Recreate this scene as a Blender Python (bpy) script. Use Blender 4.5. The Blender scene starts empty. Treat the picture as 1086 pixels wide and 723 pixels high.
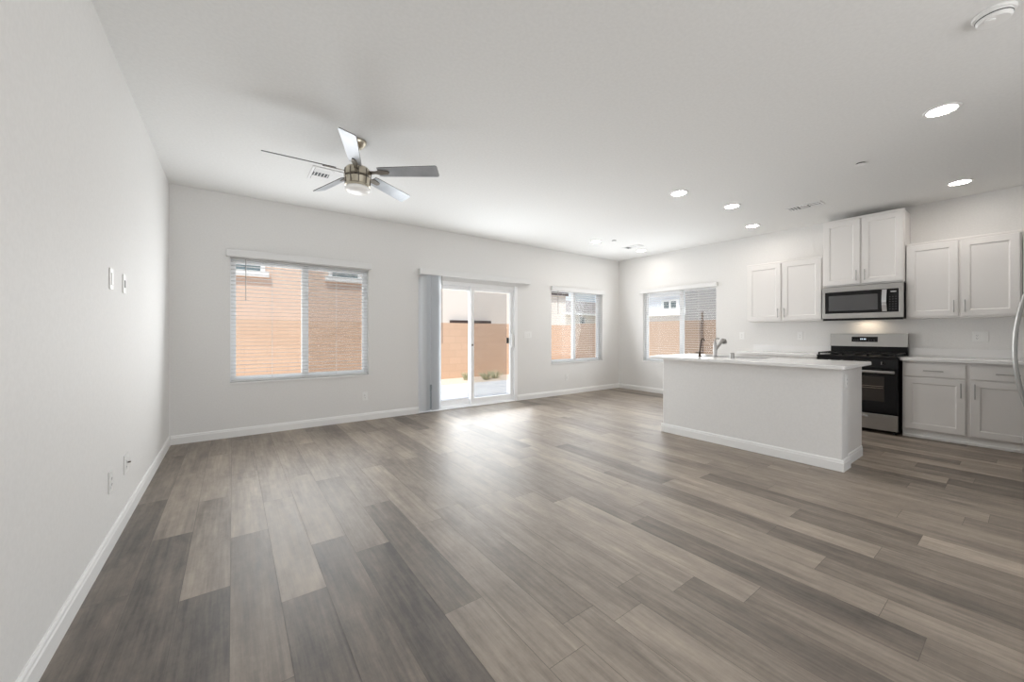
import bpy, bmesh, math, random
from mathutils import Vector, Matrix

scene = bpy.context.scene
COL = scene.collection

# ------------------------------------------------------------------ camera, sky, sun, exposure
CAM_H = 1.165
YAW = math.radians(36.09)
F_PX = 406.04
cam_d = bpy.data.cameras.new('camera')
cam_d.sensor_width = 36.0
cam_d.lens = F_PX * 36.0 / 1086.0
cam_d.shift_y = -7.5 / 1086.0
cam_d.clip_start = 0.02
cam_d.clip_end = 400
cam = bpy.data.objects.new('camera', cam_d)
COL.objects.link(cam)
cam.location = (0, 0, CAM_H)
cam.rotation_euler = (math.radians(90), 0, -YAW)
scene.camera = cam

vs = scene.view_settings
scene.display_settings.display_device = 'sRGB'
vs.view_transform = 'Standard'
vs.look = 'None'
vs.gamma = 1.0
vs.use_curve_mapping = False
vs.exposure = 0.12
cy = scene.cycles
cy.max_bounces = 10
cy.diffuse_bounces = 6
cy.glossy_bounces = 5
cy.transmission_bounces = 6
cy.transparent_max_bounces = 16
cy.caustics_reflective = False
cy.caustics_refractive = False
cy.sample_clamp_indirect = 4.0
cy.use_denoising = True

world = bpy.data.worlds.new('sky')
scene.world = world
world.use_nodes = True
wn = world.node_tree.nodes
wl = world.node_tree.links
wn.clear()
w_out = wn.new('ShaderNodeOutputWorld')
w_bg = wn.new('ShaderNodeBackground')
w_tc = wn.new('ShaderNodeTexCoord')
w_sep = wn.new('ShaderNodeSeparateXYZ')
w_ramp = wn.new('ShaderNodeValToRGB')
w_noise = wn.new('ShaderNodeTexNoise')
w_map = wn.new('ShaderNodeMapping')
w_cr = wn.new('ShaderNodeValToRGB')
w_mix = wn.new('ShaderNodeMix')
w_mix.data_type = 'RGBA'
w_ramp.color_ramp.elements[0].position = 0.0
w_ramp.color_ramp.elements[0].color = (0.92, 0.95, 1.0, 1)
w_ramp.color_ramp.elements[1].position = 0.45
w_ramp.color_ramp.elements[1].color = (0.36, 0.54, 0.86, 1)
w_e = w_ramp.color_ramp.elements.new(0.10)
w_e.color = (0.50, 0.70, 0.98, 1)
w_map.inputs['Scale'].default_value = (1.0, 1.0, 3.0)
w_noise.inputs['Scale'].default_value = 3.2
w_noise.inputs['Detail'].default_value = 5
w_cr.color_ramp.elements[0].position = 0.42
w_cr.color_ramp.elements[0].color = (0, 0, 0, 1)
w_cr.color_ramp.elements[1].position = 0.62
w_cr.color_ramp.elements[1].color = (1, 1, 1, 1)
w_mix.inputs[7].default_value = (1.0, 1.0, 1.0, 1)
wl.new(w_tc.outputs['Generated'], w_sep.inputs[0])
wl.new(w_sep.outputs['Z'], w_ramp.inputs[0])
wl.new(w_tc.outputs['Generated'], w_map.inputs[0])
wl.new(w_map.outputs[0], w_noise.inputs['Vector'])
wl.new(w_noise.outputs['Fac'], w_cr.inputs[0])
wl.new(w_cr.outputs['Color'], w_mix.inputs[0])
wl.new(w_ramp.outputs['Color'], w_mix.inputs[6])
wl.new(w_mix.outputs[2], w_bg.inputs['Color'])
wl.new(w_bg.outputs[0], w_out.inputs[0])
w_bg.inputs['Strength'].default_value = 1.05


def lamp(name, kind, loc, power, color=(1, 1, 1), rot=(0, 0, 0), **kw):
    d = bpy.data.lights.new(name, kind)
    d.energy = power
    d.color = color
    for k, v in kw.items():
        setattr(d, k, v)
    o = bpy.data.objects.new(name, d)
    o.location = loc
    o.rotation_euler = rot
    COL.objects.link(o)
    return o


R = math.radians
lamp('sun', 'SUN', (0, -10, 20), 4.2, (1.0, 0.96, 0.90), (R(27), 0, R(-40)), angle=R(3))
# added fill light behind the camera, brightening the room from the rear
lamp('rear_fill', 'AREA', (1.55, -3.25, 1.15), 48, (1.0, 1.0, 1.0), (R(104), 0, 0),
     shape='RECTANGLE', size=3.8, size_y=2.0)
# added upward fill light behind the camera, brightening the ceiling
lamp('ceiling_fill', 'AREA', (1.4, -2.0, 0.8), 20, (1.0, 1.0, 1.0), (R(180), 0, 0),
     shape='RECTANGLE', size=1.5, size_y=1.0)
# added area lamps outside and inside the glazing, boosting the window daylight
DAY = (0.95, 0.98, 1.0)
for nm, x, y, z, wd, hg, rz, p_out, p_in in (('window_day_fill', 0.73, YB_ := 5.35, 1.32, 1.45, 1.35, 0, 9, 22),
                                             ('door_day_fill', 3.25, YB_, 1.02, 1.45, 1.85, 0, 18, 31),
                                             ('window_day_fill', 5.52, YB_, 1.32, 1.38, 1.35, 0, 8, 16),
                                             ('window_day_fill', 6.765, 4.01, 1.32, 1.42, 1.35, -90, 8, 16)):
    ox, oy = (1, 0) if rz else (0, 1)
    lamp(nm, 'AREA', (x + .25 * ox, y + .25 * oy, z), p_out, DAY, (R(-100), 0, R(rz)), shape='RECTANGLE', size=wd, size_y=hg)
    lamp(nm, 'AREA', (x - .25 * ox, y - .25 * oy, z), p_in, DAY, (R(-103), 0, R(rz)), shape='RECTANGLE', size=wd, size_y=hg)

# ------------------------------------------------------------------ materials
MATS = {}


def mat(name, color, rough=0.5, metal=0.0, spec=0.5, emit=None, estr=0.0, coat=0.0):
    m = bpy.data.materials.new(name)
    m.use_nodes = True
    b = m.node_tree.nodes['Principled BSDF']
    b.inputs['Base Color'].default_value = (*color, 1)
    b.inputs['Roughness'].default_value = rough
    b.inputs['Metallic'].default_value = metal
    b.inputs['Specular IOR Level'].default_value = spec
    b.inputs['Coat Weight'].default_value = coat
    if emit:
        b.inputs['Emission Color'].default_value = (*emit, 1)
        b.inputs['Emission Strength'].default_value = estr
    MATS[name] = m
    return m


def nodes(m):
    return m.node_tree.nodes, m.node_tree.links, m.node_tree.nodes['Principled BSDF']


def add_noise_color(m, c1, c2, scale=(1, 1, 1), nscale=5.0, detail=4, lo=0.35, hi=0.65, bump=0.0, bdist=0.01):
    n, l, b = nodes(m)
    tc = n.new('ShaderNodeTexCoord')
    mp = n.new('ShaderNodeMapping')
    mp.inputs['Scale'].default_value = scale
    nz = n.new('ShaderNodeTexNoise')
    nz.inputs['Scale'].default_value = nscale
    nz.inputs['Detail'].default_value = detail
    cr = n.new('ShaderNodeValToRGB')
    cr.color_ramp.elements[0].position = lo
    cr.color_ramp.elements[1].position = hi
    cr.color_ramp.elements[0].color = (*c1, 1)
    cr.color_ramp.elements[1].color = (*c2, 1)
    l.new(tc.outputs['Object'], mp.inputs[0])
    l.new(mp.outputs[0], nz.inputs['Vector'])
    l.new(nz.outputs['Fac'], cr.inputs[0])
    l.new(cr.outputs[0], b.inputs['Base Color'])
    if bump:
        bp = n.new('ShaderNodeBump')
        bp.inputs['Strength'].default_value = bump
        bp.inputs['Distance'].default_value = bdist
        l.new(nz.outputs['Fac'], bp.inputs['Height'])
        l.new(bp.outputs[0], b.inputs['Normal'])
    return m


M_wall = add_noise_color(mat('wall_paint', (.8, .79, .77), .65, spec=.3), (.780, .774, .762), (.805, .799, .787), nscale=60)
M_ceil = add_noise_color(mat('ceiling_paint', (.82, .82, .81), .8, spec=.2), (.80, .80, .79), (.83, .83, .82), nscale=50)
M_trim = mat('white_trim', (.86, .86, .85), .4)
M_cab = mat('white_cabinet_lacquer', (.83, .815, .80), .38)
M_cabside = mat('cabinet_side', (.78, .74, .70), .45)
M_quartz = add_noise_color(mat('white_quartz', (.85, .85, .85), .16), (.835, .83, .825), (.855, .85, .845), nscale=6)
M_vinyl = mat('white_vinyl', (.93, .935, .94), .35)
M_slat = mat('white_slat', (.66, .66, .655), .6, spec=.3)
M_valance = mat('white_valance', (.79, .79, .785), .45)
M_vane = mat('white_vane', (.90, .91, .92), .75, spec=.2)
_n, _l, _b = nodes(M_vane)
_tl = _n.new('ShaderNodeBsdfTranslucent'); _tl.inputs['Color'].default_value = (.90, .92, .94, 1)
_mx = _n.new('ShaderNodeMixShader'); _mx.inputs[0].default_value = .5
_l.new(_b.outputs[0], _mx.inputs[1]); _l.new(_tl.outputs[0], _mx.inputs[2])
_l.new(_mx.outputs[0], _n['Material Output'].inputs[0])
M_plate = mat('white_plastic', (.86, .86, .85), .3)
M_hole = mat('dark_recess', (.02, .02, .02), .8)
M_nickel = mat('brushed_nickel', (.42, .41, .40), .32, 1.0)
M_champ = mat('satin_nickel_fan', (.60, .55, .45), .28, 1.0)
M_dkmetal = mat('dark_bracket', (.20, .18, .155), .35, .9)
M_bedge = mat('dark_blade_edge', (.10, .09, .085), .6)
M_bronze = mat('dark_bronze', (.06, .045, .035), .35, .8)
M_chrome = mat('chrome', (.75, .76, .78), .12, 1.0)
M_blackg = mat('black_glass', (.006, .006, .007), .06, spec=.3)
M_blackm = mat('black_enamel', (.010, .010, .011), .3, spec=.25)
M_iron = mat('cast_iron', (.010, .010, .010), .5, spec=.25)
M_ovenwin = mat('oven_window', (.03, .024, .02), .1)
M_mwin = mat('microwave_window', (.085, .085, .088), .22)
M_rack = mat('oven_rack', (.5, .42, .34), .3, 1.0)
M_display = mat('display_glow', (.02, .02, .02), .2, emit=(.75, .9, 1.0), estr=1.2)
M_print = mat('white_print', (.45, .45, .46), .5)
M_lens = mat('lamp_lens', (1, 1, 1), .5, emit=(1.0, .92, .84), estr=66)
M_mlens = mat('hood_lens', (1, 1, 1), .5, emit=(1.0, .80, .58), estr=14)
M_dome = mat('opal_glass', (.86, .86, .85), .25, emit=(1.0, .95, .88), estr=.12)
M_fridge = mat('light_steel', (.50, .50, .49), .35, .85)
M_vent = mat('vent_enamel', (.82, .82, .82), .45)
M_ventin = mat('vent_inside', (.10, .11, .12), .7)
M_ventmid = mat('vent_louvre_shade', (.50, .50, .50), .6)


def steel(name, axis_scale):
    m = mat(name, (.46, .45, .435), .3, 1.0)
    n, l, b = nodes(m)
    tc = n.new('ShaderNodeTexCoord')
    mp = n.new('ShaderNodeMapping')
    mp.inputs['Scale'].default_value = axis_scale
    nz = n.new('ShaderNodeTexNoise')
    nz.inputs['Scale'].default_value = 4
    nz.inputs['Detail'].default_value = 6
    mr = n.new('ShaderNodeMapRange')
    mr.inputs['To Min'].default_value = .22
    mr.inputs['To Max'].default_value = .38
    l.new(tc.outputs['Object'], mp.inputs[0])
    l.new(mp.outputs[0], nz.inputs['Vector'])
    l.new(nz.outputs['Fac'], mr.inputs['Value'])
    l.new(mr.outputs[0], b.inputs['Roughness'])
    return m


M_steel = steel('stainless_steel', (1, 2, 200))
M_blade = add_noise_color(mat('silver_blade', (.5, .52, .55), .33, .35), (.40, .42, .45), (.48, .50, .53), scale=(1, 1, 1), nscale=9)


def glass_mat(name, tint, refl, rough=0.0):
    m = bpy.data.materials.new(name)
    m.use_nodes = True
    n, l = m.node_tree.nodes, m.node_tree.links
    n.clear()
    out = n.new('ShaderNodeOutputMaterial')
    tr = n.new('ShaderNodeBsdfTransparent')
    tr.inputs['Color'].default_value = (*tint, 1)
    gl = n.new('ShaderNodeBsdfGlossy')
    gl.inputs['Roughness'].default_value = rough
    mx = n.new('ShaderNodeMixShader')
    fr = n.new('ShaderNodeFresnel')
    fr.inputs['IOR'].default_value = 1.45
    mu = n.new('ShaderNodeMath')
    mu.operation = 'MULTIPLY'
    mu.inputs[1].default_value = refl
    l.new(fr.outputs[0], mu.inputs[0])
    l.new(mu.outputs[0], mx.inputs[0])
    l.new(tr.outputs[0], mx.inputs[1])
    l.new(gl.outputs[0], mx.inputs[2])
    l.new(mx.outputs[0], out.inputs[0])
    return m


M_glass = glass_mat('window_glass', (.96, .975, .97), .08)
M_clear = glass_mat('clear_plastic', (.80, .82, .84), 1.0, .05)


def screen_mat():
    m = bpy.data.materials.new('screen_mesh')
    m.use_nodes = True
    n, l = m.node_tree.nodes, m.node_tree.links
    n.clear()
    out = n.new('ShaderNodeOutputMaterial')
    tr = n.new('ShaderNodeBsdfTransparent')
    df = n.new('ShaderNodeBsdfDiffuse')
    df.inputs['Color'].default_value = (.16, .16, .165, 1)
    mx = n.new('ShaderNodeMixShader')
    mx.inputs[0].default_value = .22
    l.new(tr.outputs[0], mx.inputs[1])
    l.new(df.outputs[0], mx.inputs[2])
    l.new(mx.outputs[0], out.inputs[0])
    return m


M_screen = screen_mat()


def floor_mat():
    m = mat('vinyl_plank', (.2, .18, .16), .3)
    n, l, b = nodes(m)
    at = n.new('ShaderNodeAttribute')
    at.attribute_name = 'plank'
    sp = n.new('ShaderNodeSeparateColor')
    l.new(at.outputs['Color'], sp.inputs[0])
    tc = n.new('ShaderNodeTexCoord')
    off = n.new('ShaderNodeCombineXYZ')
    mul = n.new('ShaderNodeMath'); mul.operation = 'MULTIPLY'; mul.inputs[1].default_value = 37.0
    l.new(sp.outputs[1], mul.inputs[0])
    l.new(mul.outputs[0], off.inputs[0]); l.new(mul.outputs[0], off.inputs[2])
    add = n.new('ShaderNodeVectorMath'); add.operation = 'ADD'
    l.new(tc.outputs['Object'], add.inputs[0]); l.new(off.outputs[0], add.inputs[1])

    def noise(scale_vec, s, d, rgh=.6):
        mp = n.new('ShaderNodeMapping')
        mp.inputs['Scale'].default_value = scale_vec
        nz = n.new('ShaderNodeTexNoise')
        nz.inputs['Scale'].default_value = s
        nz.inputs['Detail'].default_value = d
        nz.inputs['Roughness'].default_value = rgh
        l.new(add.outputs[0], mp.inputs[0]); l.new(mp.outputs[0], nz.inputs['Vector'])
        return nz
    big = noise((5.5, 1.0, 1), 1.6, 5)          # broad cloudy variation
    grain = noise((38, 1.6, 1), 1.5, 6, .65)    # long fine grain
    saw = noise((5, 60, 1), 1.2, 3)             # faint cross saw marks
    dirt = noise((12, 5, 1), 1.6, 6, .75)

    def madd(src, k, prev):
        q = n.new('ShaderNodeMath'); q.operation = 'MULTIPLY_ADD'
        q.inputs[1].default_value = k
        l.new(src, q.inputs[0])
        if isinstance(prev, float):
            q.inputs[2].default_value = prev
        else:
            l.new(prev, q.inputs[2])
        return q.outputs[0]
    v = madd(big.outputs['Fac'], .80, -.985)
    v = madd(grain.outputs['Fac'], .62, v)
    v = madd(dirt.outputs['Fac'], .45, v)
    v = madd(saw.outputs['Fac'], .07, v)
    q = n.new('ShaderNodeMath'); q.operation = 'ADD'; q.use_clamp = True
    l.new(v, q.inputs[0]); l.new(sp.outputs[0], q.inputs[1])
    cr = n.new('ShaderNodeValToRGB')
    e = cr.color_ramp.elements
    e[0].position = 0.0; e[0].color = (.048, .038, .030, 1)
    e[1].position = 1.0; e[1].color = (.56, .47, .38, 1)
    x = e.new(.35); x.color = (.180, .147, .118, 1)
    x = e.new(.70); x.color = (.350, .292, .236, 1)
    l.new(q.outputs[0], cr.inputs[0])
    l.new(cr.outputs[0], b.inputs['Base Color'])
    mr = n.new('ShaderNodeMapRange')
    mr.inputs['To Min'].default_value = .38; mr.inputs['To Max'].default_value = .54
    l.new(grain.outputs['Fac'], mr.inputs['Value'])
    l.new(mr.outputs[0], b.inputs['Roughness'])
    bp = n.new('ShaderNodeBump'); bp.inputs['Strength'].default_value = .12; bp.inputs['Distance'].default_value = .002
    l.new(grain.outputs['Fac'], bp.inputs['Height'])
    l.new(bp.outputs[0], b.inputs['Normal'])
    b.inputs['Specular IOR Level'].default_value = .9
    return m


M_floor = floor_mat()


def block_mat(name, c1, c2, mortar, bw, bh, msize=.008, rot=(R(90), 0, 0)):
    m = mat(name, c1, .85, spec=.2)
    n, l, b = nodes(m)
    tc = n.new('ShaderNodeTexCoord')
    mp = n.new('ShaderNodeMapping')
    mp.inputs['Rotation'].default_value = rot
    br = n.new('ShaderNodeTexBrick')
    br.inputs['Scale'].default_value = 1.0
    br.inputs['Brick Width'].default_value = bw
    br.inputs['Row Height'].default_value = bh
    br.inputs['Mortar Size'].default_value = msize
    br.inputs['Color1'].default_value = (*c1, 1)
    br.inputs['Color2'].default_value = (*c2, 1)
    br.inputs['Mortar'].default_value = (*mortar, 1)
    l.new(tc.outputs['Object'], mp.inputs[0])
    l.new(mp.outputs[0], br.inputs['Vector'])
    l.new(br.outputs['Color'], b.inputs['Base Color'])
    return m


M_block = block_mat('tan_block', (.69, .475, .34), (.655, .445, .315), (.62, .42, .30), .40, .20, .010, (R(-90), 0, 0))
M_block_y = block_mat('tan_block_side', (.72, .55, .43), (.69, .52, .40), (.64, .48, .37), .40, .20, .010, (R(-90), 0, R(90)))
M_paver = block_mat('pale_paver', (.74, .75, .77), (.66, .67, .70), (.45, .45, .46), .40, .20, .008, (0, 0, 0))
M_gravel = add_noise_color(mat('tan_gravel', (.6, .5, .4), .9), (.52, .42, .33), (.80, .70, .60), nscale=28, bump=.4, bdist=.02)
M_stucco_tan = add_noise_color(mat('tan_stucco', (.75, .57, .46), .85), (.70, .52, .41), (.75, .57, .46), nscale=25)
M_stucco_pink = add_noise_color(mat('pale_stucco', (.82, .72, .65), .85), (.82, .755, .70), (.86, .80, .745), nscale=25)
M_stucco_cream = add_noise_color(mat('cream_stucco', (.8, .76, .68), .85), (.77, .72, .64), (.82, .78, .70), nscale=25)
M_stucco_white = add_noise_color(mat('white_stucco', (.84, .86, .9), .85), (.80, .83, .88), (.86, .88, .92), nscale=25)
M_stucco_grey = add_noise_color(mat('grey_stucco', (.42, .42, .42), .85), (.58, .58, .58), (.63, .63, .63), nscale=25)
M_roof = add_noise_color(mat('roof_tile', (.33, .29, .28), .85), (.26, .22, .21), (.40, .35, .33), scale=(1, 1, 6), nscale=6)
M_housewin = mat('house_window_glass', (.16, .20, .21), .1)
M_dkbar = mat('dark_brown_metal', (.085, .06, .055), .5, .3)
M_leaf = add_noise_color(mat('dry_green_leaf', (.3, .32, .2), .7), (.36, .37, .22), (.68, .64, .48), nscale=8)

# ------------------------------------------------------------------ mesh helpers


class MB:
    """Collects shapes in world coordinates; build() links them as one mesh object."""

    def __init__(s):
        s.bm = bmesh.new()

    def box(s, x0, x1, y0, y1, z0, z1, bev=0.0, seg=2):
        b = bmesh.new()
        bmesh.ops.create_cube(b, size=1.0)
        sx, sy, sz = x1 - x0, y1 - y0, z1 - z0
        for v in b.verts:
            v.co = Vector(((x0 + x1) / 2 + v.co.x * sx, (y0 + y1) / 2 + v.co.y * sy, (z0 + z1) / 2 + v.co.z * sz))
        if bev > 0:
            bmesh.ops.bevel(b, geom=b.edges[:], offset=bev, segments=seg, affect='EDGES', profile=.5)
        s._merge(b)
        return s

    def _merge(s, b, mtx=None):
        me = bpy.data.meshes.new('tmp')
        if mtx is not None:
            bmesh.ops.transform(b, matrix=mtx, verts=b.verts[:])
        bmesh.ops.recalc_face_normals(b, faces=b.faces[:])
        b.to_mesh(me)
        b.free()
        s.bm.from_mesh(me)
        bpy.data.meshes.remove(me)

    def lathe(s, prof, c=(0, 0, 0), axis='Z', n=32, rot=None):
        """prof: list of (r, h) revolved about the axis through c."""
        b = bmesh.new()
        rings = []
        for r, h in prof:
            if r < 1e-6:
                rings.append([b.verts.new((0, 0, h))])
            else:
                rings.append([b.verts.new((r * math.cos(2 * math.pi * i / n), r * math.sin(2 * math.pi * i / n), h)) for i in range(n)])
        for a, d in zip(rings[:-1], rings[1:]):
            for i in range(n):
                j = (i + 1) % n
                if len(a) == 1 and len(d) == 1:
                    continue
                if len(a) == 1:
                    b.faces.new((a[0], d[i], d[j]))
                elif len(d) == 1:
                    b.faces.new((a[i], d[0], a[j]))
                else:
                    b.faces.new((a[i], d[i], d[j], a[j]))
        if len(rings[0]) > 1:
            b.faces.new(rings[0])
        if len(rings[-1]) > 1:
            b.faces.new(rings[-1])
        if axis == 'X':
            m = Matrix.Rotation(R(90), 4, 'Y')
        elif axis == '-X':
            m = Matrix.Rotation(R(-90), 4, 'Y')
        elif axis == 'Y':
            m = Matrix.Rotation(R(-90), 4, 'X')
        elif axis == '-Y':
            m = Matrix.Rotation(R(90), 4, 'X')
        else:
            m = Matrix.Identity(4)
        if rot is not None:
            m = rot.to_4x4() @ m
        s._merge(b, Matrix.Translation(c) @ m)
        return s

    def tube(s, pts, r, n=10, taper=None):
        """round bar through pts, capped; r may be a list"""
        b = bmesh.new()
        pts = [Vector(p) for p in pts]
        rings = []
        up = Vector((0.13, 0.21, 0.97)).normalized()
        for i, p in enumerate(pts):
            t = (pts[min(i + 1, len(pts) - 1)] - pts[max(i - 1, 0)]).normalized()
            u = t.cross(up)
            if u.length < .05:
                u = t.cross(Vector((1, 0, 0)))
            u.normalize()
            w = t.cross(u).normalized()
            rr = r[i] if isinstance(r, (list, tuple)) else r
            rings.append([b.verts.new(p + u * rr * math.cos(2 * math.pi * k / n) + w * rr * math.sin(2 * math.pi * k / n)) for k in range(n)])
        for a, d in zip(rings[:-1], rings[1:]):
            for i in range(n):
                j = (i + 1) % n
                b.faces.new((a[i], a[j], d[j], d[i]))
        b.faces.new(rings[0])
        b.faces.new(rings[-1])
        s._merge(b)
        return s

    def prism(s, poly, vec):
        b = bmesh.new()
        a = [b.verts.new(Vector(p)) for p in poly]
        d = [b.verts.new(Vector(p) + Vector(vec)) for p in poly]
        b.faces.new(a)
        b.faces.new(d)
        k = len(a)
        for i in range(k):
            b.faces.new((a[i], a[(i + 1) % k], d[(i + 1) % k], d[i]))
        s._merge(b)
        return s

    def build(s, name, m, parent=None, smooth=False, origin=None):
        bmesh.ops.remove_doubles(s.bm, verts=s.bm.verts[:], dist=1e-6)
        org = Vector(origin) if origin is not None else Vector((0, 0, 0))
        if parent is not None:
            org = wloc(parent)
        for v in s.bm.verts:
            v.co -= org
        me = bpy.data.meshes.new(name)
        s.bm.to_mesh(me)
        s.bm.free()
        me.materials.append(m)
        if smooth:
            me.polygons.foreach_set('use_smooth', [True] * len(me.polygons))
            me.set_sharp_from_angle(angle=R(38))
        o = bpy.data.objects.new(name, me)
        COL.objects.link(o)
        if parent is not None:
            o.parent = parent
        else:
            o.location = org
        return o


def wloc(o):
    p = Vector((0, 0, 0))
    while o is not None:
        p = p + o.location
        o = o.parent
    return p


def tag(o, label=None, cat=None, group=None, kind=None):
    if label: o['label'] = label
    if cat: o['category'] = cat
    if group: o['group'] = group
    if kind: o['kind'] = kind
    return o


def thing(name, loc, label=None, cat=None, group=None, kind=None):
    o = bpy.data.objects.new(name, None)
    o.empty_display_size = .1
    o.location = loc
    COL.objects.link(o)
    return tag(o, label, cat, group, kind)


def kids(o):
    return [c for c in bpy.data.objects if c.parent is o]


def dup(o, loc=None, label=None, parent=None):
    c = o.copy()
    COL.objects.link(c)
    if parent is not None:
        c.parent = parent
    if loc is not None:
        c.location = loc
    if label:
        c['label'] = label
    for ch in kids(o):
        dup(ch, parent=c)
    return c


# ------------------------------------------------------------------ room shell
XL, XR, YB, ZC = -0.54, 6.765, 5.35, 2.74
YN = -0.80          # return wall beside the refrigerator
YR = -3.40          # wall behind the camera
T = 0.16
WZ0, WZ1 = 0.615, 2.03
W1 = (-0.025, 1.49)      # big window on the back wall (x range)
DR = (2.20, 4.015)       # patio door (x range)
DZ = 1.985
W2 = (4.81, 6.235)       # small window on the back wall
W3 = (3.275, 4.745)      # window on the right wall (y range)


def structure(o, label=None, cat=None):
    return tag(o, label, cat, kind='structure')


m = MB()
m.box(XL - T, XL, YR - T, YB + T, 0, ZC)
structure(m.build('wall_left', M_wall), 'long plain off-white wall at the left edge of the room', 'wall')

m = MB()
m.box(XL, W1[0], YB, YB + T, 0, ZC)
m.box(W1[0], W1[1], YB, YB + T, 0, WZ0)
m.box(W1[0], W1[1], YB, YB + T, WZ1, ZC)
m.box(W1[1], DR[0], YB, YB + T, 0, ZC)
m.box(DR[0], DR[1], YB, YB + T, DZ, ZC)
m.box(DR[1], W2[0], YB, YB + T, 0, ZC)
m.box(W2[0], W2[1], YB, YB + T, 0, WZ0)
m.box(W2[0], W2[1], YB, YB + T, WZ1, ZC)
m.box(W2[1], XR + T, YB, YB + T, 0, ZC)
structure(m.build('wall_back', M_wall), 'off-white back wall holding two windows and the sliding patio door', 'wall')

m = MB()
m.box(XR, XR + T, YN - T, W3[0], 0, ZC)
m.box(XR, XR + T, W3[0], W3[1], 0, WZ0)
m.box(XR, XR + T, W3[0], W3[1], WZ1, ZC)
m.box(XR, XR + T, W3[1], YB, 0, ZC)
structure(m.build('wall_right', M_wall), 'off-white kitchen wall behind the range and wall cabinets', 'wall')

m = MB()
m.box(3.70, XR, YN - T, YN, 0, ZC)
m.box(3.70, 3.70 + T, YR, YN - T, 0, ZC)
structure(m.build('wall_near', M_wall), 'return wall behind the refrigerator, outside the picture', 'wall')

m = MB()
m.box(XL, -0.35, YR - T, YR, 0, ZC)
m.box(3.45, 3.70 + T, YR - T, YR, 0, ZC)
m.box(-0.35, 3.45, YR - T, YR, 2.25, ZC)  # rear opening added to let light into the room
structure(m.build('wall_rear', M_wall), 'unseen wall behind the camera with a wide opening added to admit light', 'wall')

m = MB()
m.box(XL - T, XR + T, YR - T, YB + T, ZC, ZC + .25)
structure(m.build('ceiling', M_ceil), 'flat white ceiling over the whole room', 'ceiling')

# floor: planks running along Y, each with a tone of its own
random.seed(11)
PW = 0.18
X0F = -0.55
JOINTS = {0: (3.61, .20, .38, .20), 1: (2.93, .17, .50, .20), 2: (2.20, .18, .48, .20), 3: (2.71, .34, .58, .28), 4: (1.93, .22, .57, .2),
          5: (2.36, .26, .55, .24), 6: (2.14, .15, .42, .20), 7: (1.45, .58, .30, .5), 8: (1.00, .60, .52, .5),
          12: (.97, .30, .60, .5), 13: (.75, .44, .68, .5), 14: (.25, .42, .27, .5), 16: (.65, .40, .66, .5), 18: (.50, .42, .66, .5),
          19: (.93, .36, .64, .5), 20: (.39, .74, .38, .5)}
PL = 1.22
fbm = bmesh.new()
fl = fbm.faces.layers.int.new('pid')
tones = []
nrows = int((XR + .02 - X0F) / PW) + 1
for r in range(nrows):
    xa = X0F + r * PW
    xb = min(xa + PW, XR + .02)
    if r in JOINTS:
        j, near_t, far_t, more_t = JOINTS[r]
    else:
        j, near_t, far_t = random.uniform(0, PL), None, None
    k = math.floor((YR - .05 - j) / PL)
    y = j + k * PL
    while y < YB + .12:
        i = round((y - j) / PL)
        ya, yb2 = max(y, YR - .05), min(y + PL, YB + .12)
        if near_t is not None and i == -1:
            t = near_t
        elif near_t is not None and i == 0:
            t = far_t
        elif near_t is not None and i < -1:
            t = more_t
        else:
            t = random.choice([.42, .46, .48, .51, .53, .55, .58, .63]) + random.uniform(-.03, .03)
            if random.random() < .12:
                t = random.uniform(.24, .32)
        g = .0008
        vsx = [fbm.verts.new(p) for p in ((xa + g, ya + g, 0), (xb - g, ya + g, 0), (xb - g, yb2 - g, 0), (xa + g, yb2 - g, 0))]
        f = fbm.faces.new(vsx)
        tones.append((t, random.random(), random.random(), 1))
        f[fl] = len(tones) - 1
        y += PL
bx0, bx1, by0, by1 = X0F, XR + .02, YR - .05, YB + .14
lo = [fbm.verts.new((x, y_, -.002)) for x, y_ in ((bx0, by0), (bx1, by0), (bx1, by1), (bx0, by1))]
lo2 = [fbm.verts.new((x, y_, -.15)) for x, y_ in ((bx0, by0), (bx1, by0), (bx1, by1), (bx0, by1))]
ff = [fbm.faces.new(lo), fbm.faces.new(list(reversed(lo2)))]
for i in range(4):
    ff.append(fbm.faces.new((lo2[i], lo2[(i + 1) % 4], lo[(i + 1) % 4], lo[i])))
tones.append((.05, .3, .3, 1))
for f in ff:
    f[fl] = len(tones) - 1
fme = bpy.data.meshes.new('floor')
ids = [f[fl] for f in fbm.faces]
fbm.to_mesh(fme)
fbm.free()
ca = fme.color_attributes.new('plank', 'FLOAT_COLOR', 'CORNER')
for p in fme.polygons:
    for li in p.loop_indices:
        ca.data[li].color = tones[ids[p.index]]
fme.materials.append(M_floor)
fo = bpy.data.objects.new('floor', fme)
COL.objects.link(fo)
structure(fo, 'grey-brown wood-look plank floor across the whole room', 'floor')


# baseboards (profiled: flat board, stepped cap)
def base_profile(d):
    return [(0, 0), (d, 0), (d, .070), (d * .75, .078), (d * .7, .088), (d * .35, .097), (0, .097)]


def baseboard_x(mb, x0, x1, y, sgn, d=.014):
    """along X on a wall plane y, sticking out by sgn*d"""
    mb.prism([(x0, y + sgn * a, z) for a, z in base_profile(d)], (x1 - x0, 0, 0))


def baseboard_y(mb, y0, y1, x, sgn, d=.014):
    mb.prism([(x + sgn * a, y0, z) for a, z in base_profile(d)], (0, y1 - y0, 0))


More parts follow.
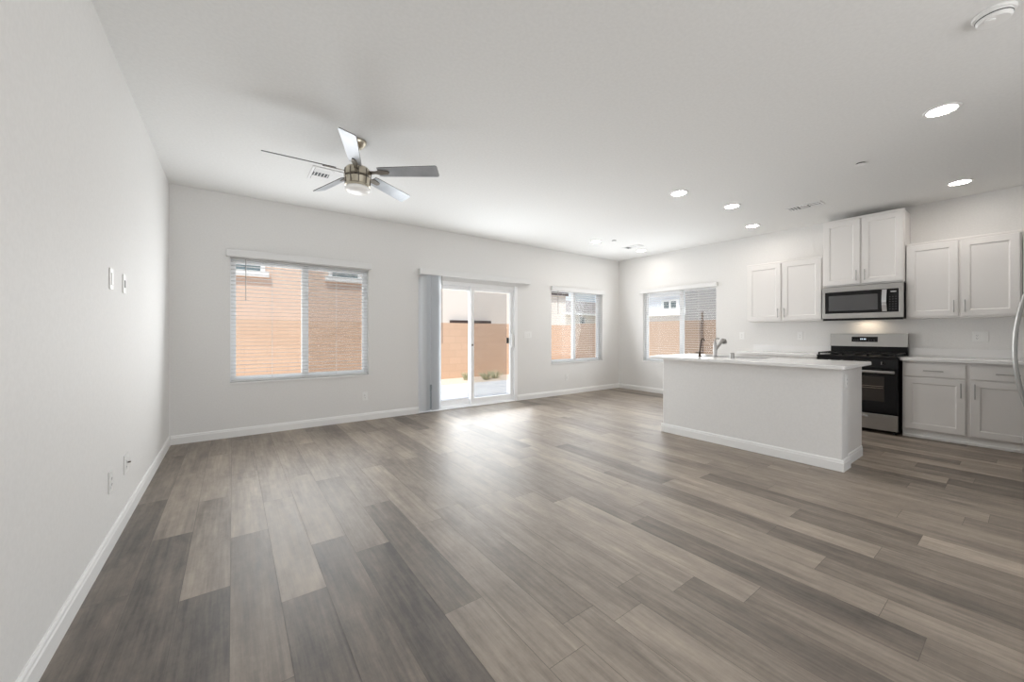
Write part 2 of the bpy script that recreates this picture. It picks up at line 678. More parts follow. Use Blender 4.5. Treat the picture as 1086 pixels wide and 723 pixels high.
m = MB(); baseboard_y(m, YR, YB, XL, 1)
structure(m.build('baseboard_left', M_trim), 'white baseboard along the left wall', 'baseboard')
m = MB(); baseboard_x(m, XL + .014, DR[0] - .0, YB, -1); baseboard_x(m, DR[1], XR, YB, -1)
structure(m.build('baseboard_back', M_trim), 'white baseboard along the back wall either side of the patio door', 'baseboard')
m = MB(); baseboard_y(m, 2.66, YB - .014, XR, -1)
structure(m.build('baseboard_right', M_trim), 'white baseboard under the window on the kitchen wall', 'baseboard')


# ------------------------------------------------------------------ windows
def window(name, label, to, a0, a1, z0, z1, mull, screen_low=False, sill=True):
    """to(a, d, z): a along the wall, d depth outwards from the room face"""
    c = to((a0 + a1) / 2, .08, z0)
    root = thing(name, c, label, 'window', kind='structure')

    def bx(mb, A0, A1, d0, d1, Z0, Z1, bev=0):
        p, q = to(A0, d0, Z0), to(A1, d1, Z1)
        mb.box(min(p[0], q[0]), max(p[0], q[0]), min(p[1], q[1]), max(p[1], q[1]), Z0, Z1, bev)
    fw = .038
    d0, d1 = .085, .145
    f = MB()
    bx(f, a0, a0 + fw, d0, d1, z0, z1); bx(f, a1 - fw, a1, d0, d1, z0, z1)
    bx(f, a0 + fw, a1 - fw, d0, d1, z0, z0 + fw); bx(f, a0 + fw, a1 - fw, d0, d1, z1 - fw, z1)
    bx(f, mull - .037, mull + .037, d0 + .004, d1 - .004, z0 + fw, z1 - fw)
    fr = f.build('window_frame', M_vinyl, root)
    # the two sashes, one pane each
    for (s0, s1, dd, scr) in ((a0 + fw, mull - .02, .105, screen_low), (mull + .02, a1 - fw, .115, not screen_low)):
        s = MB()
        sw = .016
        bx(s, s0, s0 + sw, dd, dd + .02, z0 + fw, z1 - fw); bx(s, s1 - sw, s1, dd, dd + .02, z0 + fw, z1 - fw)
        bx(s, s0 + sw, s1 - sw, dd, dd + .02, z0 + fw, z0 + fw + sw); bx(s, s0 + sw, s1 - sw, dd, dd + .02, z1 - fw - sw, z1 - fw)
        sash = s.build('sash', M_vinyl, root)
        g = MB()
        bx(g, s0 + sw, s1 - sw, dd + .008, dd + .012, z0 + fw + sw, z1 - fw - sw)
        g.build('pane', M_glass, sash)
        if scr:
            k = MB()
            bx(k, s0 + sw, s1 - sw, .147, .148, z0 + fw + sw, z1 - fw - sw)
            tag(k.build('insect_screen', M_screen, root), 'grey insect screen')
    if sill:
        k = MB()
        bx(k, a0 + .001, a1 - .001, -.012, d0, z0 - .018, z0 + .002, .003)
        tag(k.build('window_sill', M_trim, root), 'white stone sill')
    return root


def back_to(a, d, z):
    return (a, YB + d, z)


def right_to(a, d, z):
    return (XR + d, a, z)


window('window_1', 'wide two-pane window at left on the back wall, tan block wall outside', back_to, W1[0], W1[1], WZ0, WZ1, .737)
window('window_2', 'two-pane window right of the patio door, blue sky in its right pane', back_to, W2[0], W2[1], WZ0, WZ1, 5.50)
window('window_3', 'two-pane window on the kitchen wall beyond the island', right_to, W3[0], W3[1], WZ0, WZ1, 3.965, True)


def blind(label, to, a0, a1, v0, v1, vz0, vz1, z0, wand_a, cords):
    c = to((a0 + a1) / 2, .04, WZ1 - .03)
    root = thing('horizontal_blind', c, label, 'blind', 'faux wood blinds in the windows')

    def bx(mb, A0, A1, d0, d1, Z0, Z1, bev=0):
        p, q = to(A0, d0, Z0), to(A1, d1, Z1)
        mb.box(min(p[0], q[0]), max(p[0], q[0]), min(p[1], q[1]), max(p[1], q[1]), Z0, Z1, bev)
    v = MB()
    bx(v, v0, v1, -.055, -.043, vz0, vz1, .004)
    bx(v, v0, v0 + .012, -.0425, -.001, vz0 + .001, vz1 - .001)
    bx(v, v1 - .012, v1, -.0425, -.001, vz0 + .001, vz1 - .001)
    v.build('valance', M_valance, root)
    h = MB()
    bx(h, a0 + .006, a1 - .006, .012, .062, WZ1 - .022, WZ1 - .003)
    h.build('headrail', M_slat, root)
    s = MB()
    z = WZ1 - .045
    while z > z0 + .045:
        bx(s, a0 + .008, a1 - .008, .013, .063, z - .0014, z + .0014)
        z -= .0435
    s.build('slats', M_slat, root)
    b = MB()
    bx(b, a0 + .008, a1 - .008, .013, .063, z0 + .008, z0 + .026, .003)
    b.build('bottom_rail', M_slat, root)
    for ca_ in cords:
        k = MB()
        k.tube([to(ca_, .014, WZ1 - .04), to(ca_, .014, z0 + .02)], .0012, 6)
        k.tube([to(ca_, .062, WZ1 - .04), to(ca_, .062, z0 + .02)], .0012, 6)
        k.build('ladder_cord', M_slat, root)
    w = MB()
    w.tube([to(wand_a, -.012, WZ1 - .01), to(wand_a, -.012, WZ1 - .47)], .0045, 8)
    w.tube([to(wand_a, -.012, WZ1 - .47), to(wand_a, -.012, WZ1 - .485)], .0065, 8)
    tag(w.build('tilt_wand', M_nickel, root), 'slim grey tilt wand')
    return root


blind('open white slatted blind in the wide window at left, tan wall showing through', back_to, W1[0], W1[1], -.06, 1.515, 2.035, 2.112, WZ0, .12, (.38, 1.09))
blind('open white slatted blind in the window right of the patio door', back_to, W2[0], W2[1], 4.785, 6.265, 1.975, 2.055, WZ0, 4.97, (5.15, 5.92))
blind('open white slatted blind in the kitchen wall window behind the island faucet', right_to, W3[0], W3[1], 3.25, 4.79, 1.985, 2.06, WZ0, 4.62, (4.4, 3.6))

# ------------------------------------------------------------------ patio door
dr = thing('door_1', (3.1, YB + .08, 0), 'white sliding patio door with two tall glass panels in the back wall', 'door', kind='structure')
m = MB()
m.box(DR[0], DR[0] + .045, YB + .03, YB + .15, 0, DZ)
m.box(DR[1] - .06, DR[1], YB - .004, YB + .15, 0, DZ)
m.box(DR[0] + .045, DR[1] - .06, YB + .03, YB + .15, DZ - .055, DZ)
m.box(DR[0] + .045, DR[1] - .06, YB + .03, YB + .15, 0, .035)
m.build('door_frame', M_vinyl, dr)


def door_panel(x0, x1, y, st, lab):
    p = MB()
    z0, z1 = .036, DZ - .056
    p.box(x0, x0 + st, y, y + .04, z0, z1); p.box(x1 - st, x1, y, y + .04, z0, z1)
    p.box(x0 + st, x1 - st, y, y + .04, z0, z0 + .085); p.box(x0 + st, x1 - st, y, y + .04, z1 - .06, z1)
    o = p.build('door_panel', M_vinyl, dr)
    tag(o, lab)
    g = MB(); g.box(x0 + st, x1 - st, y + .018, y + .024, z0 + .085, z1 - .06)
    g.build('pane', M_glass, o)
    return o


pl = door_panel(DR[0] + .046, 3.17, YB + .095, .06, 'fixed glass panel')
pr = door_panel(3.11, DR[1] - .061, YB + .045, .058, 'sliding glass panel')
m = MB(); m.box(3.18, 3.89, YB + .143, YB + .144, .13, DZ - .12)
tag(m.build('insect_screen', M_screen, dr), 'grey insect screen behind the sliding panel')
m = MB(); m.box(3.905, 3.945, YB + .008, YB + .046, .93, 1.17, .008)
tag(m.build('door_handle', M_plate, dr), 'white pull handle')
m = MB(); m.box(3.868, 3.896, YB + .086, YB + .12, 1.00, 1.10, .004)
tag(m.build('outer_handle', M_blackm, dr), 'black outside handle')
m = MB(); m.lathe([(.016, 0), (.016, .006), (.008, .010), (0, .010)], (3.139, YB + .045, .985), '-Y', 16)
tag(m.build('screen_latch', M_dkmetal, dr), 'small dark latch')
m = MB()
m.box(DR[0] + .002, DR[1] - .062, YB - .012, YB + .029, .0005, .014, .003)
m.build('threshold', M_vinyl, dr)

vb = thing('vertical_blind', (2.36, YB - .06, 0), 'white vertical blind stacked at the left side of the patio door', 'blind')
m = MB()
m.box(2.19, 4.25, YB - .092, YB - .080, 2.035, 2.122, .004)
m.box(2.203, 4.237, YB - .0795, YB - .001, 2.110, 2.121)
m.box(2.191, 2.202, YB - .0795, YB - .001, 2.036, 2.121)
m.box(4.238, 4.249, YB - .0795, YB - .001, 2.036, 2.121)
m.build('valance', M_valance, vb)
m = MB(); m.box(2.21, 4.23, YB - .065, YB - .025, 2.068, 2.100)
m.build('headrail', M_slat, vb)
nv = 12
for i in range(nv):
    xc = 2.255 + i * .0215
    ang = R(58 if i not in (0, 4, 11) else (30, 20, 12)[(0, 4, 11).index(i)])
    ux, uy = math.cos(ang), -math.sin(ang)
    nx, ny = -uy, ux
    m = MB()
    poly = []
    for s_ in range(7):
        u = -1 + s_ / 3
        bow = .006 * (1 - u * u)
        poly.append((xc + ux * u * .044 + nx * bow, YB - .05 + uy * u * .044 + ny * bow))
    front = [(a, b_, .035) for a, b_ in poly]
    back = [(a + nx * .0015, b_ + ny * .0015, .035) for a, b_ in reversed(poly)]
    m.prism(front + back, (0, 0, 2.025))
    m.build('vane', M_vane, vb, smooth=True)
m = MB()
m.tube([(2.545, YB - .07, 2.05), (2.548, YB - .07, 1.02)], .005, 8)
tag(m.build('tilt_wand', M_dkmetal, vb), 'thin dark wand')
m = MB()
m.box(2.335, 2.365, YB - .105, YB - .098, .34, .42, .004)
m.box(2.338, 2.362, YB - .103, YB - .1, .06, .34)
tag(m.build('cord_tensioner', M_clear, vb), 'clear plastic cord loop')

# ------------------------------------------------------------------ kitchen cabinets


def shaker(name, m_, parent, xf, y0, y1, z0, z1, rail=.062, th=.020, rec=.008):
    """door or drawer front facing -X with its front face on xf"""
    b = bmesh.new()

    def loop(x, i):
        return [b.verts.new((x, y0 + i, z0 + i)), b.verts.new((x, y1 - i, z0 + i)), b.verts.new((x, y1 - i, z1 - i)), b.verts.new((x, y0 + i, z1 - i))]
    L = [loop(xf + th, 0), loop(xf + .002, 0), loop(xf, .002)]
    if rail:
        L += [loop(xf, rail), loop(xf + rec * .5, rail + .004), loop(xf + rec, rail + .010)]
    for a, d in zip(L[:-1], L[1:]):
        for i in range(4):
            j = (i + 1) % 4
            b.faces.new((a[i], a[j], d[j], d[i]))
    b.faces.new(L[0])
    b.faces.new(L[-1])
    mb = MB()
    mb._merge(b)
    return mb.build(name, m_, parent)


def bar_pull(parent, xf, y, z, length, vertical=True):
    m = MB()
    h = length / 2
    if vertical:
        m.tube([(xf - .028, y, z - h), (xf - .028, y, z + h)], .005, 10)
        for s_ in (-1, 1):
            m.tube([(xf - .028, y, z + s_ * (h - .02)), (xf + .001, y, z + s_ * (h - .02))], .004, 8)
    else:
        m.tube([(xf - .028, y - h, z), (xf - .028, y + h, z)], .005, 10)
        for s_ in (-1, 1):
            m.tube([(xf - .028, y + s_ * (h - .02), z), (xf + .001, y + s_ * (h - .02), z)], .004, 8)
    return m.build('handle', M_nickel, parent, smooth=True)


XU = 6.44       # front face of the wall-cabinet doors


def wall_cabinet(label, y0, y1, z0, z1, xf, split, margin=.012, group='white wall cabinets'):
    root = thing('wall_cabinet', (XR - .15, (y0 + y1) / 2, z0), label, 'cabinet', group)
    m = MB()
    m.box(xf + .021, XR - .001, y0, y1, z0, z1)
    m.build('cabinet_body', M_cab, root)
    m = MB()
    m.box(xf + .015, xf + .03, y0 - .002, y1 + .002, z1 - .004, z1 + .018, .003)
    m.build('top_moulding', M_cab, root)
    dz0, dz1 = z0 + .018, z1 - .012
    d1 = shaker('door', M_cab, root, xf, y0 + margin, split - .010, dz0, dz1)
    bar_pull(d1, xf, split - .040, dz0 + .105, .135)
    d2 = shaker('door', M_cab, root, xf, split + .010, y1 - margin, dz0, dz1)
    bar_pull(d2, xf, split + .040, dz0 + .105, .135)
    return root


wall_cabinet('two-door white wall cabinet left of the microwave, nearest the window', 1.712, 2.655, 1.347, 2.205, XU, 2.19)
wall_cabinet('taller-set white wall cabinet directly above the microwave', .925, 1.705, 1.786, 2.645, XU - .02, 1.315)
wall_cabinet('two-door white wall cabinet right of the microwave', .090, .918, 1.347, 2.205, XU, .502)
wall_cabinet('white wall cabinet cut off by the right edge of the picture', -.74, .084, 1.347, 2.205, XU, -.33)

XB = 6.20       # front face of base-cabinet doors
CT0, CT1 = .862, .895


def base_cabinet(label, y0, y1, handle_side):
    root = thing('base_cabinet', (XR - .28, (y0 + y1) / 2, 0), label, 'cabinet', 'white base cabinets')
    m = MB()
    m.box(XB + .021, XR - .001, y0, y1, .075, CT0)
    m.build('cabinet_body', M_cab, root)
    m = MB()
    m.box(XB + .030, XB + .045, y0, y1, 0, .080)
    m.box(XB + .018, XB + .030, y0, y1, 0, .030, .004)
    m.build('toe_kick', M_trim, root)
    a, b_ = y0 + .018, y1 - .015
    dw = shaker('drawer', M_cab, root, XB, a, b_, .692, .832, rail=0)
    bar_pull(dw, XB, (a + b_) / 2, .759, .150, False)
    d = shaker('door', M_cab, root, XB, a, b_, .098, .676)
    hy = a + .03 if handle_side < 0 else b_ - .03
    bar_pull(d, XB, hy, .567, .155)
    return root


base_cabinet('white base cabinet immediately right of the range, one drawer over a door', .4245, .912, -1)
base_cabinet('white base cabinet behind the refrigerator handle at the right edge', -.090, .4240, 1)
base_cabinet('white base cabinet immediately left of the range, mostly hidden behind the island', 1.700, 2.170, 1)
base_cabinet('white base cabinet at the window end of the kitchen wall, hidden behind the island', 2.176, 2.650, -1)


def worktop(label, y0, y1):
    root = thing('worktop', (XR - .3, (y0 + y1) / 2, CT0), label, 'worktop')
    m = MB()
    m.box(XB - .035, XR - .001, y0, y1, CT0 + .0005, CT1, .003)
    m.build('slab', M_quartz, root)
    m = MB()
    m.box(XR - .021, XR - .001, y0, y1, CT1 + .0005, CT1 + .098, .002)
    m.build('backsplash', M_quartz, root)


worktop('white quartz worktop with low backsplash right of the range', -.10, .925)
worktop('white quartz worktop with low backsplash left of the range, behind the island', 1.695, 2.68)

# ------------------------------------------------------------------ range
YG0, YG1 = .932, 1.688
YGC = (YG0 + YG1) / 2
XF = 6.125
rg = thing('gas_range', (6.44, YGC, 0), 'stainless steel and black gas range between the base cabinets', 'range')
m = MB(); m.box(XF + .03, XR - .012, YG0 + .003, YG1 - .003, .03, .885)
m.build('oven_body', M_blackm, rg)
for yy in (YG0 + .04, YG1 - .04):
    for xx in (XF + .06, XR - .08):
        m = MB(); m.lathe([(.018, 0), (.018, .012), (.010, .014), (.010, .032)], (xx, yy, 0), n=14)
        m.build('foot', M_blackm, rg)
# drawer
m = MB(); m.box(XF - .006, XF + .03, YG0 + .004, YG1 - .004, .042, .222, .004)
dw = m.build('storage_drawer', M_steel, rg)
m = MB()
m.box(XF - .030, XF - .020, YGC - .125, YGC + .125, .172, .196, .004)
for s_ in (-1, 1):
    m.box(XF - .022, XF - .004, YGC + s_ * .112 - .011, YGC + s_ * .112 + .011, .174, .194, .002)
m.build('drawer_handle', M_chrome, dw)
# oven door
m = MB(); m.box(XF - .010, XF + .03, YG0 + .004, YG1 - .004, .230, .758, .005)
od = m.build('oven_door', M_blackg, rg)
m = MB(); m.box(XF - .0115, XF - .0095, YG0 + .115, YG1 - .115, .375, .665)
m.build('oven_window', M_ovenwin, od)
m = MB()
for zz in (.530, .552):
    m.tube([(XF - .0135, YG0 + .125, zz), (XF - .0135, YG1 - .125, zz)], .0018, 6)
m.build('rack_rail', M_rack, od)
m = MB()
m.box(XF - .062, XF - .040, YG0 + .022, YG1 - .022, .706, .738, .008)
for s_ in (-1, 1):
    m.box(XF - .045, XF - .008, YGC + s_ * .335 - .014, YGC + s_ * .335 + .014, .710, .734, .003)
m.build('door_handle', M_steel, od)
# control panel (sloping)
m = MB()
m.prism([(XF - .012, YG0 + .002, .764), (XF + .030, YG0 + .002, .764), (XF + .050, YG0 + .002, .876), (XF + .008, YG0 + .002, .876)], (0, YG1 - YG0 - .004, 0))
cp = m.build('control_panel', M_blackg, rg)
for i in range(5):
    yk = 1.066 + i * (2 * (YGC - 1.066) / 4)
    m = MB()
    rot = Matrix.Rotation(R(-10), 3, 'Y')
    m.lathe([(.024, 0), (.024, .004), (.019, .008), (.017, .028), (.014, .031), (0, .031)], (XF - .001, yk, .822), '-X', 20, None)
    kb = m.build('knob', M_blackm, rg, smooth=True)
    m = MB(); m.box(XF - .034, XF - .031, yk - .002, yk + .002, .808, .840)
    m.build('pointer', M_chrome, kb)
# cooktop, grates, burners
m = MB(); m.box(XF - .004, XR - .075, YG0, YG1, .880, .902, .006)
m.build('cooktop', M_blackm, rg)
for gy in (YG0 + .022, YGC - .118, YG1 - .022 - .245):
    wdt = .245 if gy != YGC - .118 else .236
    m = MB()
    xa, xb, za = XF + .015, XR - .110, .934
    for yy in (gy, gy + wdt):
        m.box(xa, xb, yy - .006, yy + .006, za - .012, za)
    for xx in (xa, (xa + xb) / 2, xb):
        m.box(xx - .006, xx + .006, gy, gy + wdt, za - .012, za)
    m.box(xa, xb, gy + wdt / 2 - .005, gy + wdt / 2 + .005, za - .010, za + .002)
    for xx in ((xa * 3 + xb) / 4, (xa + 3 * xb) / 4):
        m.box(xx - .005, xx + .005, gy, gy + wdt, za - .010, za + .002)
    for xx in (xa, xb):
        for yy in (gy, gy + wdt):
            m.box(xx - .008, xx + .008, yy - .008, yy + .008, .902, za)
    m.build('grate', M_iron, rg)
for bx_ in (XF + .14, XF + .40):
    for by_ in (YG0 + .145, YGC, YG1 - .145):
        m = MB(); m.lathe([(.045, .902), (.045, .910), (.034, .914), (.034, .920), (0, .921)], (bx_, by_, 0), n=20)
        m.build('burner', M_iron, rg)
# back guard
m = MB()
m.box(XR - .072, XR - .012, YG0 + .004, YG1 - .004, .895, 1.005)
m.build('vent_trim', M_blackm, rg)
m = MB()
m.prism([(XR - .092, YG0, 1.003), (XR - .012, YG0, 1.003), (XR - .012, YG0, 1.168), (XR - .072, YG0, 1.168)], (0, YG1 - YG0, 0))
bg = m.build('back_guard', M_steel, rg)
m = MB()
m.prism([(XR - .0905, 1.205, 1.062), (XR - .080, 1.205, 1.062), (XR - .072, 1.205, 1.128), (XR - .0825, 1.205, 1.128)], (0, .255, 0))
ds = m.build('display', M_blackg, rg)
m = MB()
for yy in (1.318, 1.332, 1.350, 1.364):
    m.box(XR - .0895, XR - .0875, yy, yy + .008, 1.090, 1.106)
m.build('clock_digits', M_display, ds)
for yy in (1.235, 1.262, 1.285, 1.392, 1.412, 1.432):
    m = MB()
    m.box(XR - .0900, XR - .0870, yy, yy + .006, 1.080, 1.084)
    m.build('button', M_print, ds)


# ------------------------------------------------------------------ microwave
XM = 6.37
MY0, MY1, MZ0, MZ1 = .925, 1.690, 1.352, 1.775
mw = thing('microwave', (6.55, (MY0 + MY1) / 2, MZ0), 'stainless steel over-the-range microwave with black window above the range', 'microwave')
m = MB(); m.box(XM + .03, XR - .002, MY0 + .002, MY1 - .002, MZ0 + .004, MZ1)
m.build('casing', M_blackm, mw)
m = MB()
m.box(XM, XM + .03, MY0, MY1, MZ0 + .012, MZ0 + .078, .003)
m.box(XM, XM + .03, MY0, MY1, MZ1 - .066, MZ1, .003)
m.box(XM, XM + .03, MY0, MY0 + .040, MZ0 + .076, MZ1 - .064, .002)
m.box(XM, XM + .03, MY1 - .026, MY1, MZ0 + .076, MZ1 - .064, .002)
m.build('front_frame', M_steel, mw)
m = MB(); m.box(XM + .001, XM + .03, 1.062, MY1 - .027, MZ0 + .079, MZ1 - .067, .002)
md = m.build('door', M_blackg, mw)
m = MB(); m.box(XM - .0005, XM + .002, 1.150, MY1 - .065, MZ0 + .112, MZ1 - .115)
m.build('door_window', M_mwin, md)
m = MB()
zs = [MZ0 + .088 + i * (MZ1 - MZ0 - .160) / 10 for i in range(11)]
pp = [(XM - .012 - .030 * math.sin(math.pi * i / 10), 1.086, z_) for i, z_ in enumerate(zs)]
poly = [(p[0], 1.066, p[2]) for p in pp] + [(p[0] + .012, 1.066, p[2]) for p in reversed(pp)]
m.prism(poly, (0, .042, 0))
m.box(XM - .014, XM + .004, 1.070, 1.104, zs[0], zs[0] + .02)
m.box(XM - .014, XM + .004, 1.070, 1.104, zs[-1] - .02, zs[-1])
m.build('door_handle', M_chrome, md)
m = MB(); m.box(XM + .0005, XM + .03, MY0 + .041, 1.060, MZ0 + .079, MZ1 - .067, .002)
cpn = m.build('control_panel', M_blackg, mw)
m = MB(); m.box(XM - .001, XM + .001, MY0 + .062, 1.035, MZ1 - .108, MZ1 - .094)
m.build('display', M_print, cpn)
M_dim = mat('dim_print', (.12, .12, .125), .5)
for r_ in range(6):
    for c_ in range(3):
        m = MB()
        m.box(XM - .0008, XM + .001, MY0 + .060 + c_ * .026, MY0 + .070 + c_ * .026, MZ0 + .112 + r_ * .029, MZ0 + .118 + r_ * .029)
        m.build('key', M_dim, cpn)
m = MB(); m.box(XM + .004, XR - .05, MY0 + .004, MY1 - .004, MZ0 - .001, MZ0 + .012)
m.box(XM + .004, XM + .03, MY0 + .004, MY1 - .004, MZ0 - .014, MZ0 - .0015)
m.build('bottom_grille', M_blackm, mw)
m = MB(); m.box(XR - .16, XR - .09, 1.22, 1.40, MZ0 - .004, MZ0 - .0015)
m.build('hood_lamp', M_mlens, mw)

# ------------------------------------------------------------------ island
IX0, IX1, IY0, IY1 = 4.165, 4.885, .972, 2.645
PX = 4.350
isl = thing('kitchen_island', ((IX0 + IX1) / 2, (IY0 + IY1) / 2, 0), 'off-white kitchen island with a painted half wall facing the living room', 'island')
m = MB(); m.box(IX0, PX, IY0, IY1, 0, .868, .012, 3)
m.build('half_wall', M_wall, isl)
m = MB(); m.box(PX, IX1, IY0 + .022, IY1 - .022, .075, .660)
m.box(PX, IX1, IY0 + .022, 1.680, .660, .868); m.box(PX, IX1, 2.460, IY1 - .022, .660, .868)
m.box(PX, 4.484, 1.680, 2.460, .660, .868); m.box(4.8745, IX1, 1.680, 2.460, .660, .868)
m.box(PX, IX1 - .07, IY0 + .03, IY1 - .03, 0, .0749)
m.build('cabinet_body', M_cab, isl)
m = MB()
d = .014
baseboard_y(m, IY0 - d, IY1 + d, IX0, -1)
baseboard_x(m, IX0, PX + .01, IY0, -1)
baseboard_x(m, IX0, PX + .01, IY1, 1)
m.build('baseboard', M_trim, isl)
m = MB()
baseboard_x(m, PX + .01, IX1 - .01, IY0 + .022, -1, .010)
m.build('end_base_strip', M_trim, isl)
# doors on the cook's side
ys = [IY0 + .04, 1.52, 2.08, IY1 - .04]
for a, b_ in zip(ys[:-1], ys[1:]):
    dd = bmesh.new()
    dd.free()
    m = MB()
    m.box(IX1, IX1 + .019, a + .005, b_ - .005, .11, .835, .003)
    dd = m.build('door', M_cab, isl)
    m = MB(); m.tube([(IX1 + .045, b_ - .05, .62), (IX1 + .045, b_ - .05, .77)], .005, 8)
    for zz in (.64, .75):
        m.tube([(IX1 + .045, b_ - .05, zz), (IX1 + .018, b_ - .05, zz)], .004, 8)
    m.build('handle', M_nickel, dd)

# island worktop with the sink cut out
CX0, CX1, CY0, CY1 = 4.050, 4.940, .930, 2.755
SX0, SX1, SY0, SY1 = 4.500, 4.860, 1.700, 2.440
IZ0, IZ1 = .869, .900


def plate_with_hole(mb, x0, x1, y0, y1, z0, z1, hx0, hx1, hy0, hy1, rad):
    def rr(xa, xb, ya, yb, r_, n=5):
        out = []
        for (cx_, cy_, a0) in ((xb - r_, yb - r_, 0), (xa + r_, yb - r_, 90), (xa + r_, ya + r_, 180), (xb - r_, ya + r_, 270)):
            for i in range(n + 1):
                t = R(a0 + 90 * i / n)
                out.append((cx_ + r_ * math.cos(t), cy_ + r_ * math.sin(t)))
        return out
    b = bmesh.new()
    A, H_ = rr(x0, x1, y0, y1, rad), rr(hx0, hx1, hy0, hy1, .03)
    e = .003
    A2 = rr(x0 + e, x1 - e, y0 + e, y1 - e, rad)
    rings = [[b.verts.new((x, y_, z)) for x, y_ in P] for P, z in
             ((H_, z1), (A2, z1), (A, z1 - e), (A, z0 + e), (A2, z0), (H_, z0), (H_, z1))]
    rings[-1] = rings[0]
    for p, q in zip(rings[:-1], rings[1:]):
        k = len(p)
        for i in range(k):
            b.faces.new((p[i], p[(i + 1) % k], q[(i + 1) % k], q[i]))
    mb._merge(b)


m = MB()
plate_with_hole(m, CX0, CX1, CY0, CY1, IZ0, IZ1, SX0, SX1, SY0, SY1, .025)
tag(m.build('worktop', M_quartz, None, origin=((CX0 + CX1) / 2, (CY0 + CY1) / 2, IZ0)), 'white quartz worktop lying on the kitchen island', 'worktop')

snk = thing('kitchen_sink', ((SX0 + SX1) / 2, (SY0 + SY1) / 2, .68), 'stainless undermount sink set into the island worktop', 'sink')
m = MB()
w_ = .004
m.box(SX0 - .012, SX0 - .012 + w_, SY0 - .01, SY1 + .01, .680, IZ0 - .001)
m.box(SX1 + .012 - w_, SX1 + .012, SY0 - .01, SY1 + .01, .680, IZ0 - .001)
m.box(SX0 - .012, SX1 + .012, SY0 - .012, SY0 - .012 + w_, .680, IZ0 - .001)
m.box(SX0 - .012, SX1 + .012, SY1 + .012 - w_, SY1 + .012, .680, IZ0 - .001)
m.box(SX0 - .012, SX1 + .012, SY0 - .012, SY1 + .012, .676, .681)
m.build('basin', M_steel, snk)
m = MB(); m.lathe([(.045, .681), (.045, .683), (.03, .6815), (0, .6815)], ((SX0 + SX1) / 2, (SY0 + SY1) / 2, 0), n=20)
m.build('drain', M_chrome, snk)

FX, FY = 4.445, 2.165
fc = thing('kitchen_faucet', (FX, FY, IZ1), 'brushed steel pull-out faucet standing on the island worktop', 'faucet')
m = MB(); m.lathe([(.030, IZ1), (.030, IZ1 + .008), (.019, IZ1 + .012), (.019, IZ1 + .140), (.018, IZ1 + .155), (.012, IZ1 + .174), (0, IZ1 + .175)], (FX, FY, 0), n=20)
m.build('faucet_body', M_nickel, fc, smooth=True)
m = MB()
m.tube([(FX + .010, FY - .003, IZ1 + .085), (FX + .055, FY - .012, IZ1 + .130), (FX + .105, FY - .022, IZ1 + .178)], [.014, .014, .016], 14)
sp_ = m.build('spout', M_nickel, fc, smooth=True)
m = MB()
m.tube([(FX + .104, FY - .022, IZ1 + .177), (FX + .120, FY - .025, IZ1 + .190), (FX + .145, FY - .030, IZ1 + .186), (FX + .160, FY - .033, IZ1 + .160)], [.017, .024, .027, .024], 14)
m.build('spray_head', M_nickel, sp_, smooth=True)
m = MB()
m.tube([(FX, FY, IZ1 + .170), (FX + .006, FY + .006, IZ1 + .195), (FX + .030, FY - .008, IZ1 + .214), (FX + .055, FY - .018, IZ1 + .210)], [.009, .007, .007, .008], 10)
m.build('lever', M_nickel, fc, smooth=True)

DX, DY = 4.43, 2.335
df = thing('drinking_faucet', (DX, DY, IZ1), 'slim dark bronze gooseneck tap left of the kitchen faucet on the island', 'faucet')
m = MB(); m.lathe([(.020, IZ1), (.020, IZ1 + .006), (.013, IZ1 + .012), (.013, IZ1 + .050), (.008, IZ1 + .060), (0, IZ1 + .060)], (DX, DY, 0), n=16)
m.build('tap_base', M_bronze, df, smooth=True)
m = MB()
pts = [(DX, DY, IZ1 + .055), (DX + .012, DY, IZ1 + .11), (DX + .032, DY, IZ1 + .165)]
for i in range(7):
    t = R(170 - i * 30)
    pts.append((DX + .066 + .030 * math.cos(t), DY - .002, IZ1 + .182 + .026 * math.sin(t)))
m.tube(pts, .0068, 10)
m.build('gooseneck', M_bronze, df, smooth=True)
m = MB()
m.tube([(DX, DY, IZ1 + .040), (DX - .012, DY + .045, IZ1 + .046)], [.006, .005], 8)
m.build('lever', M_bronze, df, smooth=True)

AX, AY = 4.43, 1.975
ag = thing('air_gap_cap', (AX, AY, IZ1), 'short steel cylinder cap right of the faucet on the island worktop', 'air gap')
m = MB(); m.lathe([(.024, IZ1), (.024, IZ1 + .010), (.021, IZ1 + .012), (.021, IZ1 + .055), (.018, IZ1 + .060), (0, IZ1 + .060)], (AX, AY, 0), n=20)
m.build('cap', M_nickel, ag, smooth=True)
m = MB(); m.lathe([(.0305, IZ1), (.0305, IZ1 + .003), (.024, IZ1 + .004), (.024, IZ1)], (AX, AY, 0), n=20)
m.build('trim_ring', M_nickel, ag, smooth=True)

